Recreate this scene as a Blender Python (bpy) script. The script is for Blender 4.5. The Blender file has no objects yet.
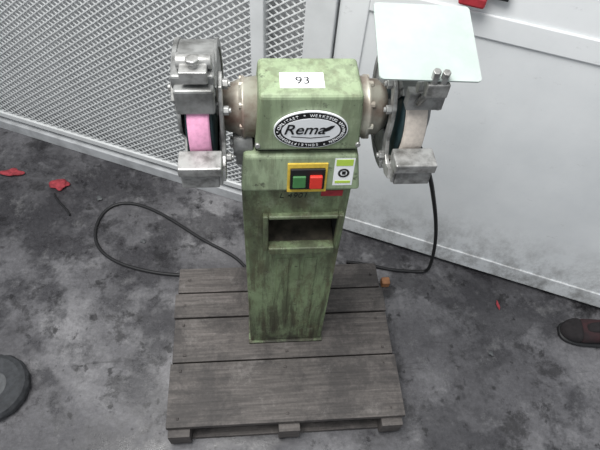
import bpy, bmesh, math, random
from mathutils import Vector, Matrix
random.seed(4)
S=bpy.context.scene
S.view_settings.view_transform='Standard'
S.view_settings.look='None'

# ------------------------------------------------------------------ materials
def srgb(r,g,b):
    f=lambda c:(c/255/12.92) if c/255<=.04045 else ((c/255+.055)/1.055)**2.4
    return (f(r),f(g),f(b),1)
def newmat(name):
    m=bpy.data.materials.new(name); m.use_nodes=True
    nt=m.node_tree; b=nt.nodes['Principled BSDF']; return m,nt,b
def N(nt,t,**k):
    n=nt.nodes.new(t)
    for a,v in k.items(): setattr(n,a,v)
    return n
def noise(nt,scale,detail=6,rough=.6,stretch=None,dist=0,off=None):
    tc=N(nt,'ShaderNodeTexCoord'); mp=N(nt,'ShaderNodeMapping')
    nt.links.new(tc.outputs['Object'],mp.inputs['Vector'])
    if stretch: mp.inputs['Scale'].default_value=stretch
    if off: mp.inputs['Location'].default_value=off
    n=N(nt,'ShaderNodeTexNoise'); n.inputs['Scale'].default_value=scale
    n.inputs['Detail'].default_value=detail; n.inputs['Roughness'].default_value=rough
    n.inputs['Distortion'].default_value=dist
    nt.links.new(mp.outputs['Vector'],n.inputs['Vector']); return n.outputs['Fac']
def ramp(nt,fac,stops):
    r=N(nt,'ShaderNodeValToRGB'); nt.links.new(fac,r.inputs['Fac'])
    e=r.color_ramp.elements
    while len(e)<len(stops): e.new(.5)
    for i,(p,c) in enumerate(stops): e[i].position=p; e[i].color=c if len(c)==4 else (*c,1)
    return r.outputs['Color']
def mul(nt,a,k):
    q=N(nt,'ShaderNodeMath',operation='MULTIPLY'); nt.links.new(a,q.inputs[0])
    if isinstance(k,(int,float)): q.inputs[1].default_value=k
    else: nt.links.new(k,q.inputs[1])
    return q.outputs[0]
def mix(nt,fac,a,b,mode='MIX'):
    m=N(nt,'ShaderNodeMix',data_type='RGBA',blend_type=mode)
    if isinstance(fac,(int,float)): m.inputs[0].default_value=fac
    else: nt.links.new(fac,m.inputs[0])
    for i,v in ((6,a),(7,b)):
        if isinstance(v,tuple): m.inputs[i].default_value=v
        else: nt.links.new(v,m.inputs[i])
    return m.outputs[2]
def objz(nt,a,b,va,vb,axis='Z'):
    tc=N(nt,'ShaderNodeTexCoord'); sp=N(nt,'ShaderNodeSeparateXYZ'); nt.links.new(tc.outputs['Object'],sp.inputs[0])
    mr=N(nt,'ShaderNodeMapRange'); mr.inputs[1].default_value=a;mr.inputs[2].default_value=b;mr.inputs[3].default_value=va;mr.inputs[4].default_value=vb
    nt.links.new(sp.outputs[axis],mr.inputs[0]); return mr.outputs[0]
W=(1,1,1,1);K=(0,0,0,1)
def bump(nt,b,h,s=.3,d=.002):
    n=N(nt,'ShaderNodeBump'); n.inputs['Strength'].default_value=s; n.inputs['Distance'].default_value=d
    nt.links.new(h,n.inputs['Height']); nt.links.new(n.outputs['Normal'],b.inputs['Normal'])
def simple(name,col,rough=.5,metal=0,var=.25,scale=30,dark=None,bmp=.15):
    m,nt,b=newmat(name)
    n=noise(nt,scale)
    d=dark or tuple(c*(1-var*1.8) for c in col[:3])+(1,)
    c=ramp(nt,n,[(.3,d),(.6,col)])
    nt.links.new(c,b.inputs['Base Color']); b.inputs['Roughness'].default_value=rough
    b.inputs['Metallic'].default_value=metal
    if bmp: bump(nt,b,n,bmp,.001)
    return m

def green_mat(name,base,dark,streak=.6,low=False):
    m,nt,b=newmat(name)
    big=noise(nt,9,5,.6); fine=noise(nt,160,3,.5)
    c=ramp(nt,big,[(.3,dark),(.62,base)])
    st=noise(nt,9,9,.72,(4.2,4.2,.42),.2)
    s=ramp(nt,st,[(.46,K),(.57,W)])
    sm=mul(nt,s,streak)
    if low: sm=mul(nt,sm,objz(nt,.15,.85,1.05,.45))
    c=mix(nt,sm,c,srgb(58,56,42))
    ru=noise(nt,14,9,.78,(1.6,1.6,.6),.3,(3,1,2))
    c=mix(nt,mul(nt,ramp(nt,ru,[(.50,K),(.60,W)]),.6*min(1,streak+.1)),c,srgb(86,76,56))
    chip=noise(nt,38,9,.78); cm=ramp(nt,chip,[(.59,K),(.63,W)])
    c=mix(nt,mul(nt,cm,.7),c,srgb(52,50,43))
    fade=noise(nt,20,8,.75,None,.2,(2,8,5)); c=mix(nt,mul(nt,ramp(nt,fade,[(.56,K),(.68,W)]),.4),c,srgb(168,178,152))
    if low:
        g=noise(nt,12,7,.72,(1,1,.6),0,(5,5,5))
        gm=mul(nt,ramp(nt,g,[(.34,K),(.56,W)]),objz(nt,.12,.40,.95,0))
        c=mix(nt,gm,c,srgb(44,41,34))
        rim=mul(nt,ramp(nt,noise(nt,20,6,.7,(1,1,.5),0,(9,5,5)),[(.35,K),(.6,W)]),objz(nt,.42,.66,0,.7))
        c=mix(nt,rim,c,srgb(60,60,46))
    nt.links.new(c,b.inputs['Base Color']); b.inputs['Roughness'].default_value=.5
    bump(nt,b,fine,.15,.001)
    return m
M={}
M['green']=green_mat('green_paint',srgb(138,155,119),srgb(116,133,98),.85,True)
M['green_top']=green_mat('green_paint_hood',srgb(147,162,132),srgb(129,145,113),.36)
M['cast']=simple('cast_metal',srgb(138,139,138),.42,.3,.3,26,dark=srgb(76,76,74))
M['steel']=simple('bare_steel',srgb(172,172,170),.35,.45,.25,40,dark=srgb(92,91,88))
M['motor']=simple('worn_motor_metal',srgb(172,170,158),.4,.3,.3,16,dark=srgb(108,82,72))
M['teal']=simple('dark_teal_flange',srgb(34,56,60),.5,.1,.3,30)
M['pink']=simple('pink_abrasive',srgb(222,158,190),.9,0,.12,120,bmp=.5)
M['tan']=simple('pale_abrasive',srgb(204,194,184),.9,0,.12,120,bmp=.5)
M['black']=simple('black_rubber',srgb(26,26,28),.55,0,.2,40)
M['dark']=simple('gap_shade',srgb(24,24,22),.85,0,.2,30)  # near-black for shade painted into tray recess, neck gap and door gap
M['tray']=simple('tray_grime',srgb(80,75,64),.6,0,.35,30,dark=srgb(34,32,27))
M['white']=simple('white_label',srgb(232,234,236),.4,0,.02,10,bmp=0)
M['ink']=simple('black_ink',srgb(18,18,20),.5,0,.02,10,bmp=0)
M['marker']=simple('faded_marker',srgb(44,48,40),.6,0,.3,60,bmp=0)
M['yellow']=simple('yellow_plate',srgb(218,186,72),.45,0,.2,60)
M['btn_g']=simple('green_button',srgb(66,118,70),.35,0,.1,40)
M['btn_r']=simple('red_button',srgb(206,56,46),.35,0,.1,40)
M['stick_g']=simple('lime_sticker',srgb(176,204,80),.4,0,.05,40)
M['stick_r']=simple('red_sticker',srgb(164,50,58),.4,0,.2,60)
M['orange']=simple('orange_plastic',srgb(160,112,76),.6,0,.2,40)
M['rag']=simple('red_rag',srgb(160,60,68),.9,0,.3,60)
M['shoe']=simple('shoe_fabric',srgb(34,30,32),.9,0,.3,60)
M['shoe_r']=simple('shoe_red',srgb(56,32,35),.9,0,.4,30,dark=srgb(30,25,27))
M['tyre']=simple('tyre_rubber',srgb(58,60,63),.75,0,.25,60)
M['tyre_hub']=simple('tyre_hub',srgb(84,86,88),.6,0,.25,60)
M['wire']=simple('galvanised_wire',srgb(214,216,216),.5,.0,.06,12)
M['rail']=simple('grey_rail',srgb(190,192,194),.5,.05,.2,14)
M['postm']=simple('white_post',srgb(214,216,217),.55,0,.08,8)

def m_door():
    m,nt,b=newmat('white_door_paint')
    a=noise(nt,2.5,6,.6); c=ramp(nt,a,[(.3,srgb(206,209,211)),(.6,srgb(222,224,225))])
    s=noise(nt,12,10,.78,(1,1,.7)); 
    d=ramp(nt,s,[(.44,K),(.62,W)])
    c=mix(nt,mul(nt,d,objz(nt,0,.32,.85,.02)),c,srgb(112,110,107))
    s2=noise(nt,30,8,.8,(.6,1,1),0,(3,3,3)); c=mix(nt,mul(nt,ramp(nt,s2,[(.60,K),(.68,W)]),.25),c,srgb(120,118,116))
    nt.links.new(c,b.inputs['Base Color']); b.inputs['Roughness'].default_value=.75
    b.inputs['Specular IOR Level'].default_value=.25
    return m
M['door']=m_door()
def m_back():
    m,nt,b=newmat('grey_backing_sheet')
    a=noise(nt,2.2,5,.6,(1,1,.5)); c=ramp(nt,a,[(.3,srgb(156,158,160)),(.7,srgb(190,191,192))])
    nt.links.new(c,b.inputs['Base Color']); b.inputs['Roughness'].default_value=.8
    return m
M['back']=m_back()
def m_floor():
    m,nt,b=newmat('stained_concrete')
    big=noise(nt,1.7,8,.62,None,.2,(2.3,.7,0)); mid=noise(nt,3.2,12,.72,None,.15,(4,4,0)); fine=noise(nt,60,8,.78); sp=noise(nt,240,3,.6)
    c=ramp(nt,big,[(.38,srgb(70,69,72)),(.5,srgb(94,93,96)),(.62,srgb(130,129,131))])
    c=mix(nt,.75,c,ramp(nt,objz(nt,-1.3,1.1,0,1,'X'),[(0,(1.25,1.25,1.25)),(.45,(.95,.95,.95)),(1,(.72,.72,.74))]),'MULTIPLY')  # light from the left painted in: floor brighter left, darker right
    st=ramp(nt,mid,[(.47,K),(.54,W)])
    c=mix(nt,mul(nt,st,.66),c,srgb(46,45,48))
    sk=noise(nt,6,12,.76,None,.1,(7,3,0))
    c=mix(nt,mul(nt,ramp(nt,sk,[(.54,K),(.60,W)]),.72),c,srgb(30,29,31))
    spot=noise(nt,15,5,.6,None,.1,(3,8,0))
    c=mix(nt,mul(nt,ramp(nt,spot,[(.62,K),(.66,W)]),.75),c,srgb(24,23,25))
    lt=noise(nt,8,12,.82,None,.1,(1,9,0))
    c=mix(nt,mul(nt,ramp(nt,lt,[(.55,K),(.67,W)]),.36),c,srgb(150,149,149))
    scr=noise(nt,10,6,.7,(.25,3,1),.5,(1,2,0))
    c=mix(nt,mul(nt,ramp(nt,scr,[(.64,K),(.67,W)]),.35),c,srgb(36,35,36))
    g=ramp(nt,fine,[(.35,(.62,.62,.62)),(.65,(1.22,1.22,1.22))])
    c=mix(nt,.85,c,g,'MULTIPLY')
    c=mix(nt,mul(nt,ramp(nt,sp,[(.64,K),(.74,W)]),.25),c,srgb(150,148,146))
    nt.links.new(c,b.inputs['Base Color'])
    rr=ramp(nt,mid,[(.46,(.7,.7,.7)),(.56,(.25,.25,.25))]); nt.links.new(rr,b.inputs['Roughness'])
    bump(nt,b,fine,.3,.002)
    return m
M['floor']=m_floor()
def m_wood():
    m,nt,b=newmat('weathered_pallet_wood')
    g=noise(nt,26,8,.65,(.25,4.5,4.5),.3); bd=noise(nt,3.0,4,.6,(.6,2.5,1))
    c=ramp(nt,g,[(.3,srgb(64,60,58)),(.5,srgb(88,83,80)),(.7,srgb(108,102,99))])
    d=ramp(nt,bd,[(.35,(.72,.72,.72)),(.65,(1.08,1.07,1.07))])
    c=mix(nt,1.0,c,d,'MULTIPLY')
    s=noise(nt,5.5,11,.78,None,.2); sm=ramp(nt,s,[(.47,K),(.57,W)])
    c=mix(nt,mul(nt,sm,.6),c,srgb(40,37,37))
    l=noise(nt,8,11,.8,None,.2,(4,2,1)); c=mix(nt,mul(nt,ramp(nt,l,[(.55,K),(.65,W)]),.36),c,srgb(138,133,130))
    f=noise(nt,120,5,.7); c=mix(nt,.5,c,ramp(nt,f,[(.35,(.65,.65,.65)),(.65,(1.2,1.2,1.2))]),'MULTIPLY')
    nt.links.new(c,b.inputs['Base Color']); b.inputs['Roughness'].default_value=.65
    bump(nt,b,g,.3,.002)
    return m
M['wood']=m_wood()
def m_shield():
    m,nt,b=newmat('scuffed_polycarbonate')
    n=noise(nt,9,8,.7)
    c=ramp(nt,n,[(.3,srgb(162,174,169)),(.7,srgb(182,191,187))])
    nt.links.new(c,b.inputs['Base Color']); b.inputs['Roughness'].default_value=.3
    b.inputs['Alpha'].default_value=.82
    return m
M['shield']=m_shield()

# ------------------------------------------------------------------ geometry helpers
def mk(name,bm,mat,parent=None,smooth=False,bevel=0,seg=2):
    bmesh.ops.recalc_face_normals(bm,faces=bm.faces)
    me=bpy.data.meshes.new(name); bm.to_mesh(me); bm.free()
    mats=mat if isinstance(mat,list) else [mat]
    for x in mats: me.materials.append(M[x])
    o=bpy.data.objects.new(name,me); S.collection.objects.link(o)
    if smooth:
        for p in me.polygons: p.use_smooth=True
    if bevel:
        b=o.modifiers.new('bev','BEVEL'); b.width=bevel; b.segments=seg; b.limit_method='ANGLE'; b.angle_limit=math.radians(35)
    if parent: o.parent=parent
    return o
def abox(bm,x0,x1,y0,y1,z0,z1,mi=0,M4=None):
    v=[bm.verts.new(c) for c in ((x0,y0,z0),(x1,y0,z0),(x1,y1,z0),(x0,y1,z0),(x0,y0,z1),(x1,y0,z1),(x1,y1,z1),(x0,y1,z1))]
    if M4 is not None:
        for q in v: q.co=M4@q.co
    fs=[(0,3,2,1),(4,5,6,7),(0,1,5,4),(1,2,6,5),(2,3,7,6),(3,0,4,7)]
    for f in fs:
        q=bm.faces.new([v[i] for i in f]); q.material_index=mi
    return v
def box(name,b,mat,parent=None,bevel=.002,M4=None):
    bm=bmesh.new(); abox(bm,*b,M4=M4); return mk(name,bm,mat,parent,bevel=bevel)
def frus(name,lo,hi,mat,parent,bevel=.004):
    bm=bmesh.new(); v=[]
    for (x0,x1,y0,y1,z) in (lo,hi):
        v+=[bm.verts.new(c) for c in ((x0,y0,z),(x1,y0,z),(x1,y1,z),(x0,y1,z))]
    for f in [(0,3,2,1),(4,5,6,7),(0,1,5,4),(1,2,6,5),(2,3,7,6),(3,0,4,7)]: bm.faces.new([v[i] for i in f])
    return mk(name,bm,mat,parent,bevel=bevel,seg=3)
def lathe_x(bm,prof,cy,cz,seg=48,mi=0,smooth=True):
    rings=[]
    for x,r in prof:
        rings.append([bm.verts.new((x,cy-r*math.cos(2*math.pi*i/seg),cz+r*math.sin(2*math.pi*i/seg))) for i in range(seg)])
    for a,b in zip(rings,rings[1:]):
        for i in range(seg):
            f=bm.faces.new([a[i],a[(i+1)%seg],b[(i+1)%seg],b[i]]); f.material_index=mi; f.smooth=smooth
    for r in (rings[0],rings[-1]):
        f=bm.faces.new(r); f.material_index=mi
def sector(bm,x0,x1,cy,cz,r0,r1,a0,a1,seg=40,mi=0):
    rows=[]
    for i in range(seg+1):
        t=math.radians(a0+(a1-a0)*i/seg); c,s=math.cos(t),math.sin(t)
        rows.append([bm.verts.new((x,cy-r*c,cz+r*s)) for x,r in ((x0,r0),(x0,r1),(x1,r1),(x1,r0))])
    for a,b in zip(rows,rows[1:]):
        for k in range(4):
            f=bm.faces.new([a[k],a[(k+1)%4],b[(k+1)%4],b[k]]); f.material_index=mi
    bm.faces.new(rows[0]); bm.faces.new(rows[-1])
def cyl(bm,p0,p1,r,seg=16,mi=0):
    p0=Vector(p0);p1=Vector(p1);d=(p1-p0).normalized()
    u=d.orthogonal().normalized();w=d.cross(u)
    R=[[bm.verts.new(p+(u*math.cos(2*math.pi*i/seg)+w*math.sin(2*math.pi*i/seg))*r) for i in range(seg)] for p in (p0,p1)]
    for i in range(seg):
        f=bm.faces.new([R[0][i],R[0][(i+1)%seg],R[1][(i+1)%seg],R[1][i]]); f.smooth=seg>8; f.material_index=mi
    for r_ in R:
        f=bm.faces.new(r_); f.material_index=mi
def plate_yz(bm,pts,w,x0,x1):
    L=[];Rr=[]
    n=len(pts)
    for i,(y,z) in enumerate(pts):
        a=Vector(pts[max(0,i-1)]);b=Vector(pts[min(n-1,i+1)]);d=(b-a).normalized();nn=Vector((-d.y,d.x))
        ww=w[i] if isinstance(w,list) else w
        L.append((y+nn.x*ww/2,z+nn.y*ww/2));Rr.append((y-nn.x*ww/2,z-nn.y*ww/2))
    vs=[[bm.verts.new((x,*p)) for p in pr] for pr,x in ((L,x0),(Rr,x0),(L,x1),(Rr,x1))]
    A,B,C,D=vs
    for i in range(n-1):
        bm.faces.new([A[i],A[i+1],B[i+1],B[i]]);bm.faces.new([C[i],D[i],D[i+1],C[i+1]])
        bm.faces.new([A[i],C[i],C[i+1],A[i+1]]);bm.faces.new([B[i],B[i+1],D[i+1],D[i]])
    bm.faces.new([A[0],B[0],D[0],C[0]]);bm.faces.new([A[-1],C[-1],D[-1],B[-1]])
def text_obj(name,s,size,loc,rot,mat,parent,shear=0,extr=.0003,bold=0):
    c=bpy.data.curves.new(name,'FONT'); c.body=s;c.size=size;c.extrude=extr;c.align_x='CENTER';c.align_y='CENTER';c.shear=shear;c.offset=bold
    t=bpy.data.objects.new(name+'_t',c);S.collection.objects.link(t)
    dg=bpy.context.evaluated_depsgraph_get();me=bpy.data.meshes.new_from_object(t.evaluated_get(dg))
    bpy.data.objects.remove(t)
    me.transform(Matrix.Translation(loc)@rot.to_4x4())
    me.materials.clear();me.materials.append(M[mat])
    o=bpy.data.objects.new(name,me);S.collection.objects.link(o);o.parent=parent;return o
FR=Matrix.Rotation(math.radians(90),3,'X')
def tube(name,pts,r,mat,parent=None,res=8):
    c=bpy.data.curves.new(name,'CURVE');c.dimensions='3D';c.bevel_depth=r;c.bevel_resolution=3;c.resolution_u=res
    s=c.splines.new('NURBS');s.points.add(len(pts)-1)
    for q,p in zip(s.points,pts): q.co=(*p,1)
    s.use_endpoint_u=True;s.order_u=4
    t=bpy.data.objects.new(name+'_c',c);S.collection.objects.link(t)
    dg=bpy.context.evaluated_depsgraph_get();me=bpy.data.meshes.new_from_object(t.evaluated_get(dg));bpy.data.objects.remove(t)
    me.materials.clear();me.materials.append(M[mat])
    for p in me.polygons:p.use_smooth=True
    o=bpy.data.objects.new(name,me);S.collection.objects.link(o)
    if parent:o.parent=parent
    return o

# ------------------------------------------------------------------ floor & wall
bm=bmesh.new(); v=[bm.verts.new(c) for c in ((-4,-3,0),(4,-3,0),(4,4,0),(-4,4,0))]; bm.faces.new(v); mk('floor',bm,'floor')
ang=math.atan2(-.389,.921)
WM=Matrix.Translation((0,1.289,0))@Matrix.Rotation(ang,4,'Z')
def wmk(name,bm,mat,**k):
    o=mk(name,bm,mat,**k); o.matrix_world=WM; return o
bm=bmesh.new(); abox(bm,-2.6,.16,.06,.09,0,2.3); wmk('wall_back',bm,'back')
ZT=2.2
bm=bmesh.new()
def wire(p,q,y,t=.0016):
    d=(Vector(q)-Vector(p)).normalized(); n=Vector((-d.y,d.x))*t
    a=[(p[0]+n.x,p[1]+n.y),(p[0]-n.x,p[1]-n.y),(q[0]-n.x,q[1]-n.y),(q[0]+n.x,q[1]+n.y)]
    f=[bm.verts.new((s,y-t,z)) for s,z in a];b=[bm.verts.new((s,y+t,z)) for s,z in a]
    bm.faces.new(f)
    for i in range(4): bm.faces.new([f[i],f[(i+1)%4],b[(i+1)%4],b[i]])
def diag(s0,s1,z0,z1,step,slope,y):
    H=z1-z0; span=H/abs(slope); c=s0-span
    while c<s1+span:
        if slope>0: a=(c,z0);b=(c+span,z1)
        else: a=(c,z1);b=(c+span,z0)
        def at(s): t=(s-a[0])/(b[0]-a[0]); return (s,a[1]+t*(b[1]-a[1]))
        lo=max(a[0],s0);hi=min(b[0],s1)
        if hi-lo>.005: wire(at(lo),at(hi),y)
        c+=step
SL=.75
diag(-2.5,.0,.09,ZT,.032,SL,0); diag(-2.5,.0,.09,ZT,.032,-SL,.004)
diag(.04,.155,.09,ZT,.032,SL,0); diag(.04,.155,.09,ZT,.032,-SL,.004)
fence=bpy.data.objects.new('wire_mesh_fence',None);S.collection.objects.link(fence); fence.matrix_world=WM
mk('mesh',bm,'wire',fence)
def fpart(name,b,mat,bv=.003): return box(name,b,mat,fence,bevel=bv)
fpart('bottom_rail',(-2.5,.155,-.015,.02,.0,.05),'rail')
fpart('lower_strip',(-2.5,.155,-.008,.012,.072,.098),'wire')
fpart('post_1',(0,.04,-.018,.02,0,ZT),'postm')
fpart('post_2',(.155,.235,-.02,.05,0,ZT),'postm')
fpart('mid_post',(-1.3,-1.27,.006,.03,0,ZT),'rail')
bm=bmesh.new()
def dframe(s0,s1,z0,z1,b,yf,yr):
    abox(bm,s0,s0+b,yf,yr,z0,z1);abox(bm,s1-b,s1,yf,yr,z0,z1)
    abox(bm,s0+b,s1-b,yf,yr,z0,z0+b);abox(bm,s0+b,s1-b,yf,yr,z1-b,z1)
abox(bm,.24,2.3,.0,.03,.02,2.1)
dframe(.24,2.3,.02,2.1,.075,-.006,0)
abox(bm,.315,2.225,-.006,0,.93,.99)
wmk('door_1',bm,'door',bevel=.004)
bm=bmesh.new(); abox(bm,2.305,3.4,.0,.04,.0,2.2); wmk('wall_right',bm,'door',bevel=.004)
bm=bmesh.new(); abox(bm,.24,2.3,.032,.05,0,.02); wmk('door_gap_shade',bm,'dark')  # no baseboard: dark strip painting the shade in the gap below the door

# ------------------------------------------------------------------ pallet
bm=bmesh.new()
boards=[(.4065,.594,-.272,.421,.110),(.599,.742,-.268,.416,.108),(.747,.832,-.273,.419,.1105),(.838,.93,-.266,.411,.108)]
for y0,y1,x0,x1,z in boards: abox(bm,x0,x1,y0,y1,z-.02,z)
for x in (-.268,.048,.352):
    abox(bm,x,x+.062,.385,.93,.018,.089)
abox(bm,-.27,.42,.40,.46,0,.018);abox(bm,-.27,.42,.62,.68,0,.018);abox(bm,-.27,.42,.87,.93,0,.018)
for y in (.43,.57,.62,.72,.79,.885):
    for x in (-.237,.079,.383): cyl(bm,(x+random.uniform(-.012,.012),y,.109),(x,y,.1112),.004,8)
mk('wooden_pallet',bm,'wood',bevel=.0025)

# ------------------------------------------------------------------ grinder
G=bpy.data.objects.new('pedestal_bench_grinder',None);S.collection.objects.link(G)
ZP=.1108
box('base_plate',(-.034,.195,.648,.872,ZP,.119),'green',G)
x0,x1,y0,y1,z0,z1=-.029,.19,.655,.862,.118,.872
hx0,hx1,hz0,hz1=.021,.176,.655,.772; yd=.765
bm=bmesh.new()
def V(x,y,z): return bm.verts.new((x,y,z))
o=[V(x0,y0,z0),V(x1,y0,z0),V(x1,y0,z1),V(x0,y0,z1)]
h=[V(hx0,y0,hz0),V(hx1,y0,hz0),V(hx1,y0,hz1),V(hx0,y0,hz1)]
k=[V(x0,y1,z0),V(x1,y1,z0),V(x1,y1,z1),V(x0,y1,z1)]
dd=[V(hx0,yd,hz0-.0),V(hx1,yd,hz0),V(hx1,yd,hz1),V(hx0,yd,hz1)]
for i in range(4):
    j=(i+1)%4
    bm.faces.new([o[i],o[j],h[j],h[i]]); bm.faces.new([o[i],o[j],k[j],k[i]])
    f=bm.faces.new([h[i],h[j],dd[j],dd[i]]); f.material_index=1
f=bm.faces.new(dd); f.material_index=1  # recess walls and back coloured near-black for the shade inside
bm.faces.new(k)
mk('column',bm,['green','dark'],G,bevel=.006,seg=3)
bm=bmesh.new()
abox(bm,hx0-.009,hx0+.003,.643,.66,hz0-.006,hz1+.008);abox(bm,hx1-.003,hx1+.009,.643,.66,hz0-.006,hz1+.008)
abox(bm,hx0+.003,hx1-.003,.643,.66,hz1-.002,hz1+.008)
abox(bm,hx0+.003,hx1-.003,.636,.66,hz0-.010,hz0+.014)
mk('tray_rim',bm,'green',G,bevel=.003)
bm=bmesh.new()
v=[bm.verts.new(c) for c in ((hx0+.001,.658,hz0+.001),(hx1-.001,.658,hz0+.001),(hx1-.001,.764,hz0+.001),(hx0+.001,.764,hz0+.001),
 (hx0+.001,.658,hz0+.003),(hx1-.001,.658,hz0+.003),(hx1-.001,.764,hz0+.010),(hx0+.001,.764,hz0+.010))]
for f in [(0,3,2,1),(4,5,6,7),(0,1,5,4),(1,2,6,5),(2,3,7,6),(3,0,4,7)]: bm.faces.new([v[i] for i in f])
mk('tray_floor',bm,'tray',G,bevel=.001)
bm=bmesh.new()
for xx in (.045,.112):
    abox(bm,xx,xx+.030,.6525,.656,.20,.60)
mk('stiffening_ribs',bm,'green',G,bevel=.0025)
frus('switch_housing',(-.029,.203,.640,.84,.868),(-.022,.19,.650,.82,.958),'green_top',G,.007)
frus('neck',(.0,.185,.664,.80,.955),(.0,.185,.664,.80,.972),'dark',G,.001)  # coloured near-black for the shade in the gap below the hood
frus('motor_hood',(-.001,.189,.651,.80,.969),(.0075,.181,.655,.757,1.093),'green_top',G,.008)
bm=bmesh.new()
for x in (.004,.184):
    cyl(bm,(x,.655,.985),(x,.648,.985),.0045,10)
mk('hood_screws',bm,'steel',G)
bm=bmesh.new(); cyl(bm,(-.04,.69,.955),(-.004,.69,.955),.026,24); abox(bm,-.036,-.01,.664,.716,.92,.955); mk('hinge_lug',bm,'cast',G,bevel=.002)
bm=bmesh.new(); cyl(bm,(-.046,.69,.955),(-.04,.69,.955),.011,6); mk('lug_bolt',bm,'steel',G,bevel=.001)
CY,CZ=.72,1.012
bm=bmesh.new()
lathe_x(bm,[(-.058,.030),(-.056,.040),(-.035,.046),(-.028,.050),(-.024,.050),(-.022,.055),(-.018,.056),(-.016,.053),(.03,.058)],CY,CZ)
for t in range(0,360,45):
    c,s=math.cos(math.radians(t)),math.sin(math.radians(t)); cyl(bm,(-.026,CY-.050*c,CZ+.050*s),(-.018,CY-.050*c,CZ+.050*s),.006,8)
mk('motor_end_bell_1',bm,'motor',G)
bm=bmesh.new()
lathe_x(bm,[(.15,.058),(.196,.055),(.198,.058),(.203,.057),(.206,.051),(.222,.050),(.228,.045),(.236,.040),(.238,.03)],CY,CZ)
for t in range(0,360,45):
    c,s=math.cos(math.radians(t)),math.sin(math.radians(t)); cyl(bm,(.198,CY-.052*c,CZ+.052*s),(.209,CY-.052*c,CZ+.052*s),.006,8)
mk('motor_end_bell_2',bm,'motor',G)

def unit(tag,xc,o,wm):
    def X(a): return xc+o*a
    def rng(a,b): return (min(X(a),X(b)),max(X(a),X(b)))
    U=G
    bm=bmesh.new(); lathe_x(bm,[(xc-.018,.03),(xc-.018,.0975),(xc-.015,.1),(xc+.015,.1),(xc+.018,.0975),(xc+.018,.03)],CY,CZ,64)
    mk('grinding_wheel_'+tag,bm,wm,U)
    bm=bmesh.new()
    lathe_x(bm,[(xc-.024,.05),(xc-.022,.088),(xc-.0182,.090)],CY,CZ,48)
    lathe_x(bm,[(xc+.0182,.090),(xc+.022,.088),(xc+.024,.05)],CY,CZ,48)
    mk('wheel_flanges_'+tag,bm,'teal',U)
    bm=bmesh.new(); lathe_x(bm,[(min(X(-.06),X(.02)),.014),(max(X(-.06),X(.02)),.014)],CY,CZ,20); mk('shaft_'+tag,bm,'steel',U)
    bm=bmesh.new()
    a,b=rng(-.031,.034)
    sector(bm,a,b,CY,CZ,.108,.116,50,305)
    a,b=rng(.028,.034); sector(bm,a,b,CY,CZ,.02,.108,38,322)
    a,b=rng(-.031,-.026); sector(bm,a,b,CY,CZ,.045,.108,52,300)
    a,b=rng(.030,.038); sector(bm,a,b,CY,CZ,.100,.119,46,310)
    a,b=rng(-.034,-.028); sector(bm,a,b,CY,CZ,.104,.119,56,300)
    mk('wheel_guard_'+tag,bm,'cast',U,bevel=.0015)
    bm=bmesh.new()
    lathe_x(bm,[(X(.033),.05),(X(.04),.046),(X(.043),.03)],CY,CZ,32)
    for t in (60,180,300):
        r=.098;t=math.radians(t); cyl(bm,(X(.034),CY-r*math.cos(t),CZ+r*math.sin(t)),(X(.044),CY-r*math.cos(t),CZ+r*math.sin(t)),.006,8)
    mk('guard_cover_'+tag,bm,'cast',U)
    bm=bmesh.new(); a,b=rng(-.041,-.034)
    plate_yz(bm,[(.592,.972),(.612,.962),(.638,.972),(.652,1.0),(.651,1.035),(.656,1.065),(.674,1.092),(.70,1.10)],[.020,.024,.024,.02,.018,.020,.024,.02],a,b)
    mk('rest_bracket_'+tag,bm,'steel',U,bevel=.0015)
    bm=bmesh.new()
    for (y,z,r) in ((.636,.972,.0085),(.656,1.062,.008),(.684,1.094,.009)):
        cyl(bm,(X(-.041),y,z),(X(-.050),y,z),r,6); cyl(bm,(X(-.050),y,z),(X(-.054),y,z),r*.55,12)
    mk('bracket_bolts_'+tag,bm,'steel',U,bevel=.0008)
    a,b=rng(-.036,.036)
    bm=bmesh.new()
    abox(bm,a,b,.574,.6165,.990,1.010)
    a2,b2=rng(-.036,-.030); abox(bm,a2,b2,.58,.612,.960,.994)
    a3,b3=rng(-.03,.034); abox(bm,a3,b3,.580,.588,.955,.992)
    mk('tool_rest_'+tag,bm,'steel',U,bevel=.0025)
unit('1',-.092,-1,'pink')
unit('2',.272,1,'tan')
bm=bmesh.new()
abox(bm,-.124,-.062,.634,.654,1.072,1.120)
abox(bm,-.128,-.060,.652,.715,1.108,1.134)
mk('spark_arrester_1',bm,'cast',G,bevel=.004)
bm=bmesh.new()
abox(bm,-.112,-.070,.640,.672,1.128,1.150)
cyl(bm,(-.118,.672,1.146),(-.064,.672,1.146),.011,20)
cyl(bm,(-.091,.655,1.14),(-.091,.655,1.162),.007,16)
cyl(bm,(-.091,.655,1.158),(-.091,.655,1.165),.011,6)
mk('shield_clamp_1',bm,'steel',G,bevel=.0015)
bm=bmesh.new()
abox(bm,.245,.305,.628,.648,1.085,1.118)
cyl(bm,(.262,.628,1.10),(.274,.612,1.150),.006,12)
abox(bm,.258,.292,.598,.622,1.136,1.160)
cyl(bm,(.252,.625,1.135),(.300,.625,1.135),.009,16)
cyl(bm,(.267,.607,1.15),(.265,.600,1.185),.0065,6);cyl(bm,(.282,.607,1.15),(.280,.600,1.183),.0065,6)
mk('shield_clamp_2',bm,'steel',G,bevel=.0012)
A=Vector((.182,.600,1.169));B=Vector((.338,.600,1.163));C=Vector((.343,.74,1.198));D=Vector((.188,.74,1.204))
bm=bmesh.new()
loop=[]
for P,prv,nxt in ((A,D,B),(B,A,C),(C,B,D),(D,C,A)):
    p1=P+(prv-P).normalized()*.006;p2=P+(nxt-P).normalized()*.006;pm=(p1+p2+P)/3
    loop+=[p1,pm,p2]
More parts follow.
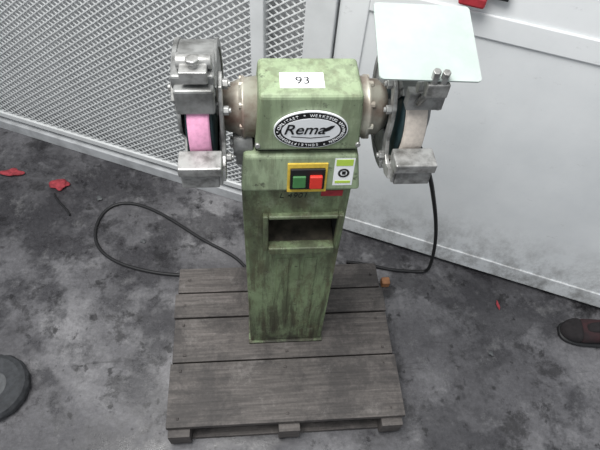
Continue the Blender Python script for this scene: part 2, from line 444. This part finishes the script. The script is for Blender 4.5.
nn=(B-A).cross(D-A).normalized()*.003
bot=[bm.verts.new(p) for p in loop];top=[bm.verts.new(p+nn) for p in loop]
bm.faces.new(bot);bm.faces.new(top)
for i in range(len(loop)): j=(i+1)%len(loop); bm.faces.new([bot[i],bot[j],top[j],top[i]])
mk('eye_shield',bm,'shield',G)

def oval(name,cx,cz,a,b,y,t,mat):
    bm=bmesh.new();n=64
    f=[bm.verts.new((cx+a*math.cos(2*math.pi*i/n),y,cz+b*math.sin(2*math.pi*i/n))) for i in range(n)]
    g=[bm.verts.new((q.co.x,y+t,q.co.z)) for q in f]
    bm.faces.new(f);bm.faces.new(g)
    for i in range(n): bm.faces.new([f[i],f[(i+1)%n],g[(i+1)%n],g[i]])
    return mk(name,bm,mat,G)
ocx,ocz=.0965,1.022
oval('badge_border',ocx,ocz,.0645,.0425,.6490,.004,'white')
oval('badge_ring',ocx,ocz,.0625,.0405,.6484,.003,'ink')
oval('badge_face',ocx,ocz,.0510,.0280,.6476,.003,'white')
text_obj('badge_name','Rema',.032,Vector((ocx-.012,.6470,ocz+.003)),FR,'ink',G,shear=.3,bold=.0002)
bm=bmesh.new()
pts=[(.020,.004),(.027,.009),(.034,.013),(.041,.014),(.038,.008),(.032,.002),(.025,-.001)]
f=[bm.verts.new((ocx+a,.6472,ocz+b-.001)) for a,b in pts];bm.faces.new(f)
pts=[(-.034,-.012),(.0,-.0155),(.034,-.012),(.034,-.0138),(.0,-.0175),(-.034,-.0138)]
f=[bm.verts.new((ocx+a,.6472,ocz+b)) for a,b in pts];bm.faces.new(f)
mk('badge_swoosh',bm,'ink',G)
ring="WERKZEUG UND MASCHINEN * SCHLEIFTECHNIK * QUALITAET * "
me_parts=[]
for i,ch in enumerate(ring):
    if ch==' ':continue
    t=math.pi/2-2*math.pi*i/len(ring)
    ex,ez=.0565*math.cos(t),.0342*math.sin(t)
    tz=math.atan2(math.sin(t)/.0342,math.cos(t)/.0565)-math.pi/2
    R=FR@Matrix.Rotation(tz,3,'Z')
    o_=text_obj('rl',ch,.0078,Vector((ocx+ex,.6478,ocz+ez)),R,'white',None);me_parts.append(o_)
bm=bmesh.new()
for o_ in me_parts: bm.from_mesh(o_.data)
for o_ in me_parts: bpy.data.objects.remove(o_)
mk('badge_ring_text',bm,'white',G)
bm=bmesh.new(); abox(bm,.043,.117,.674,.713,1.0932,1.0938); mk('lot_label',bm,'white',G)
text_obj('lot_number','93',.026,Vector((.081,.692,1.0941)),Matrix.Identity(3),'ink',G)
tilt=math.atan2(.010,.09)
SW=Matrix.Translation((.097,.6450,.905))@Matrix.Rotation(-tilt,4,'X')
def sbox(name,b,mat,bv=.001): return box(name,b,mat,G,bevel=bv,M4=SW)
sbox('switch_plate',(-.038,.038,-.004,.004,-.036,.036),'yellow')
sbox('switch_body',(-.033,.033,-.009,-.003,-.025,.026),'ink',.0015)
sbox('start_button',(-.028,-.003,-.013,-.008,-.018,.011),'btn_g',.002)
sbox('stop_button',(.004,.028,-.016,-.008,-.018,.013),'btn_r',.002)
sbox('warning_sticker',(.050,.088,-.0012,.002,-.022,.046),'white',0)
sbox('warning_sticker_green',(.053,.085,-.0018,.001,.028,.043),'stick_g',0)
bm=bmesh.new()
v1=[bm.verts.new(SW@Vector((.069+rr_*math.cos(2*math.pi*i/24),-.0020,.010+rr_*math.sin(2*math.pi*i/24)))) for rr_ in (.011,.007) for i in range(24)]
for i in range(24): bm.faces.new([v1[i],v1[(i+1)%24],v1[24+(i+1)%24],v1[24+i]])
abox(bm,.066,.073,-.0020,-.0012,.006,.014,M4=SW)
mk('warning_icon',bm,'ink',G)
sbox('warning_sticker_lower',(.054,.084,-.0018,.001,-.016,-.010),'stick_g',0)
box('red_sticker',(.130,.174,.6535,.656,.835,.852),'stick_r',G,bevel=0)
text_obj('handwriting','L 4901',.021,Vector((.074,.6543,.837)),FR,'marker',G,shear=.2,bold=-.0002)

# ------------------------------------------------------------------ cables
r=.006
tube('power_cable',[(-.02,.945,r),(-.056,1.018,r),(-.13,1.07,r),(-.218,1.122,r),(-.359,1.244,r),(-.50,1.318,r),(-.60,1.285,r),(-.625,1.14,r),(-.55,1.04,r),(-.409,.985,r),(-.300,.965,r),(-.2,.962,r)],r,'black')
tube('motor_cable',[(.25,.78,.96),(.33,.80,.90),(.426,.82,.714),(.485,.87,.561),(.537,.90,.426),(.593,.925,.245),(.622,.94,.09),(.63,.945,.012),(.60,.948,.0065),(.546,.953,.0065),(.48,.96,.0065),(.40,.99,.0065),(.33,1.0,.0065)],r,'black',G)
# ------------------------------------------------------------------ small floor things
def blob(name,c,rad,mat,sc=(1,1,.35),seed=1,amp=.35):
    bm=bmesh.new(); bmesh.ops.create_icosphere(bm,subdivisions=3,radius=rad)
    from mathutils import noise as nz
    for v in bm.verts:
        n=nz.noise(v.co*(1.1/rad)+Vector((seed,seed,0))); v.co*=1+amp*2*n
        v.co=Vector((v.co.x*sc[0],v.co.y*sc[1],v.co.z*sc[2]))
    mn=min(v.co.z for v in bm.verts)
    for v in bm.verts: v.co+=Vector((c[0],c[1],-mn))
    return mk(name,bm,mat,smooth=True)
blob('red_rag',(-.785,1.40),.03,'rag',(1.1,.9,.4),3)
blob('red_rag.001',(-.985,1.47),.03,'rag',(1.5,.6,.3),7)
blob('rubble_chip',(-.62,1.33),.010,'tyre_hub',(1,1,.5),9)
blob('rubble_chip.001',(-.43,1.12),.007,'tyre_hub',(1.3,1,.5),5)
blob('rubble_chip.002',(.86,.80),.008,'rag',(.5,2.2,.4),6)
blob('rubble_chip.003',(.78,.62),.008,'tyre_hub',(1,1,.5),8)
box('wood_offcut',(.445,.475,.89,.918,.0,.03),'orange',bevel=.004)
tube('cable_offcut',[(-.80,1.36,.005),(-.785,1.32,.004),(-.74,1.29,.004),(-.72,1.25,.004)],.004,'black')

W_=bpy.data.objects.new('rubber_wheel',None);S.collection.objects.link(W_)
bm=bmesh.new()
prof=[(.045,.008),(.060,.004),(.085,.0),(.098,.008),(.104,.022),(.104,.036),(.098,.050),(.085,.058),(.062,.054),(.045,.050)]
seg=64;cx,cy=-.815,.575;rings=[]
for i in range(seg):
    t=2*math.pi*i/seg; k=1+(.012 if i%4<2 else -.012)
    rings.append([bm.verts.new((cx+(r_*(k if r_>.1 else 1))*math.cos(t),cy+(r_*(k if r_>.1 else 1))*math.sin(t),z)) for r_,z in prof])
for i in range(seg):
    a,b=rings[i],rings[(i+1)%seg]
    for j in range(len(prof)):
        jj=(j+1)%len(prof); bm.faces.new([a[j],b[j],b[jj],a[jj]])
mk('tyre',bm,'tyre',W_)
bm=bmesh.new(); cyl(bm,(cx,cy,.012),(cx,cy,.046),.0465,40); cyl(bm,(cx,cy,.04),(cx,cy,.056),.018,24); mk('hub',bm,'tyre_hub',W_,bevel=.003)

SH=bpy.data.objects.new('work_shoe',None);S.collection.objects.link(SH)
def ring_mesh(name,sections,mat,parent,T):
    bm=bmesh.new();R=[]
    n=16
    for (x,hw,zb,zt,yo) in sections:
        row=[]
        for i in range(n):
            t=2*math.pi*i/n; c,s=math.cos(t),math.sin(t)
            c=math.copysign(abs(c)**.75,c); s=math.copysign(abs(s)**.75,s)
            row.append(bm.verts.new(T@Vector((x,yo+hw*c,(zb+zt)/2+(zt-zb)/2*s))))
        R.append(row)
    for a,b in zip(R,R[1:]):
        for i in range(n): bm.faces.new([a[i],a[(i+1)%n],b[(i+1)%n],b[i]])
    bm.faces.new(R[0]);bm.faces.new(R[-1])
    o=mk(name,bm,mat,parent,smooth=True); md=o.modifiers.new('s','SUBSURF');md.levels=1;md.render_levels=2;return o
T=Matrix.Translation((1.04,.69,0))@Matrix.Rotation(math.radians(-12),4,'Z')
ring_mesh('sole',[(0,.018,.0,.018,0),(.02,.040,.0,.02,0),(.07,.050,.0,.022,0),(.14,.040,0,.022,0),(.21,.040,0,.024,0),(.255,.028,0,.024,0)],'black',SH,T)
ring_mesh('toe_cap',[(.004,.014,.012,.034,0),(.022,.036,.012,.050,0),(.05,.045,.012,.060,0),(.072,.046,.012,.064,0)],'shoe',SH,T)
ring_mesh('upper',[(.060,.042,.015,.058,0),(.075,.045,.015,.064,0),(.12,.039,.015,.085,0),(.16,.036,.015,.105,0),(.21,.036,.015,.11,0),(.245,.024,.015,.105,0)],'shoe_r',SH,T)
ring_mesh('laces_tongue',[(.075,.014,.05,.070,0),(.10,.020,.06,.083,0),(.14,.020,.08,.104,0),(.165,.017,.095,.118,0)],'shoe',SH,T)
lt=bpy.data.objects.new('door_latch',None);S.collection.objects.link(lt)
box('handle',(.515,.575,-.045,-.006,1.018,1.045),'stick_r',lt,bevel=.006)
box('backplate',(.56,.62,-.020,-.006,1.035,1.06),'ink',lt,bevel=.002)
lt.matrix_world=WM

# ------------------------------------------------------------------ camera
cam=bpy.data.cameras.new('camera');co=bpy.data.objects.new('camera',cam);S.collection.objects.link(co);S.camera=co
p,rr,ps=.9452,.0906,.1413
F=Vector((math.sin(ps),math.cos(ps),0));R0=Vector((math.cos(ps),-math.sin(ps),0));Z=Vector((0,0,1))
fw=F*math.cos(p)-Z*math.sin(p);up=F*math.sin(p)+Z*math.cos(p)
X=R0*math.cos(rr)+up*math.sin(rr);Y=-R0*math.sin(rr)+up*math.cos(rr)
m=Matrix((X,Y,-fw)).transposed().to_4x4(); m.translation=(0,0,1.65); co.matrix_world=m
cam.sensor_width=36;cam.lens=517.5/600*36;cam.clip_start=.01

# ------------------------------------------------------------------ light
w=bpy.data.worlds.new('world');S.world=w;w.use_nodes=True
w.node_tree.nodes['Background'].inputs[0].default_value=(.9,.95,1,1);w.node_tree.nodes['Background'].inputs[1].default_value=.62
def area(name,loc,target,size,power,col):
    l=bpy.data.lights.new(name,'AREA');l.size=size;l.energy=power;l.color=col
    o=bpy.data.objects.new(name,l);S.collection.objects.link(o);o.location=loc
    o.rotation_euler=(Vector(target)-Vector(loc)).to_track_quat('-Z','Y').to_euler()
area('soft_area_light',(-.5,.45,2.9),(.1,.9,.3),1.2,88,(1,.99,.97))  # added, unseen area light for the soft light from above left
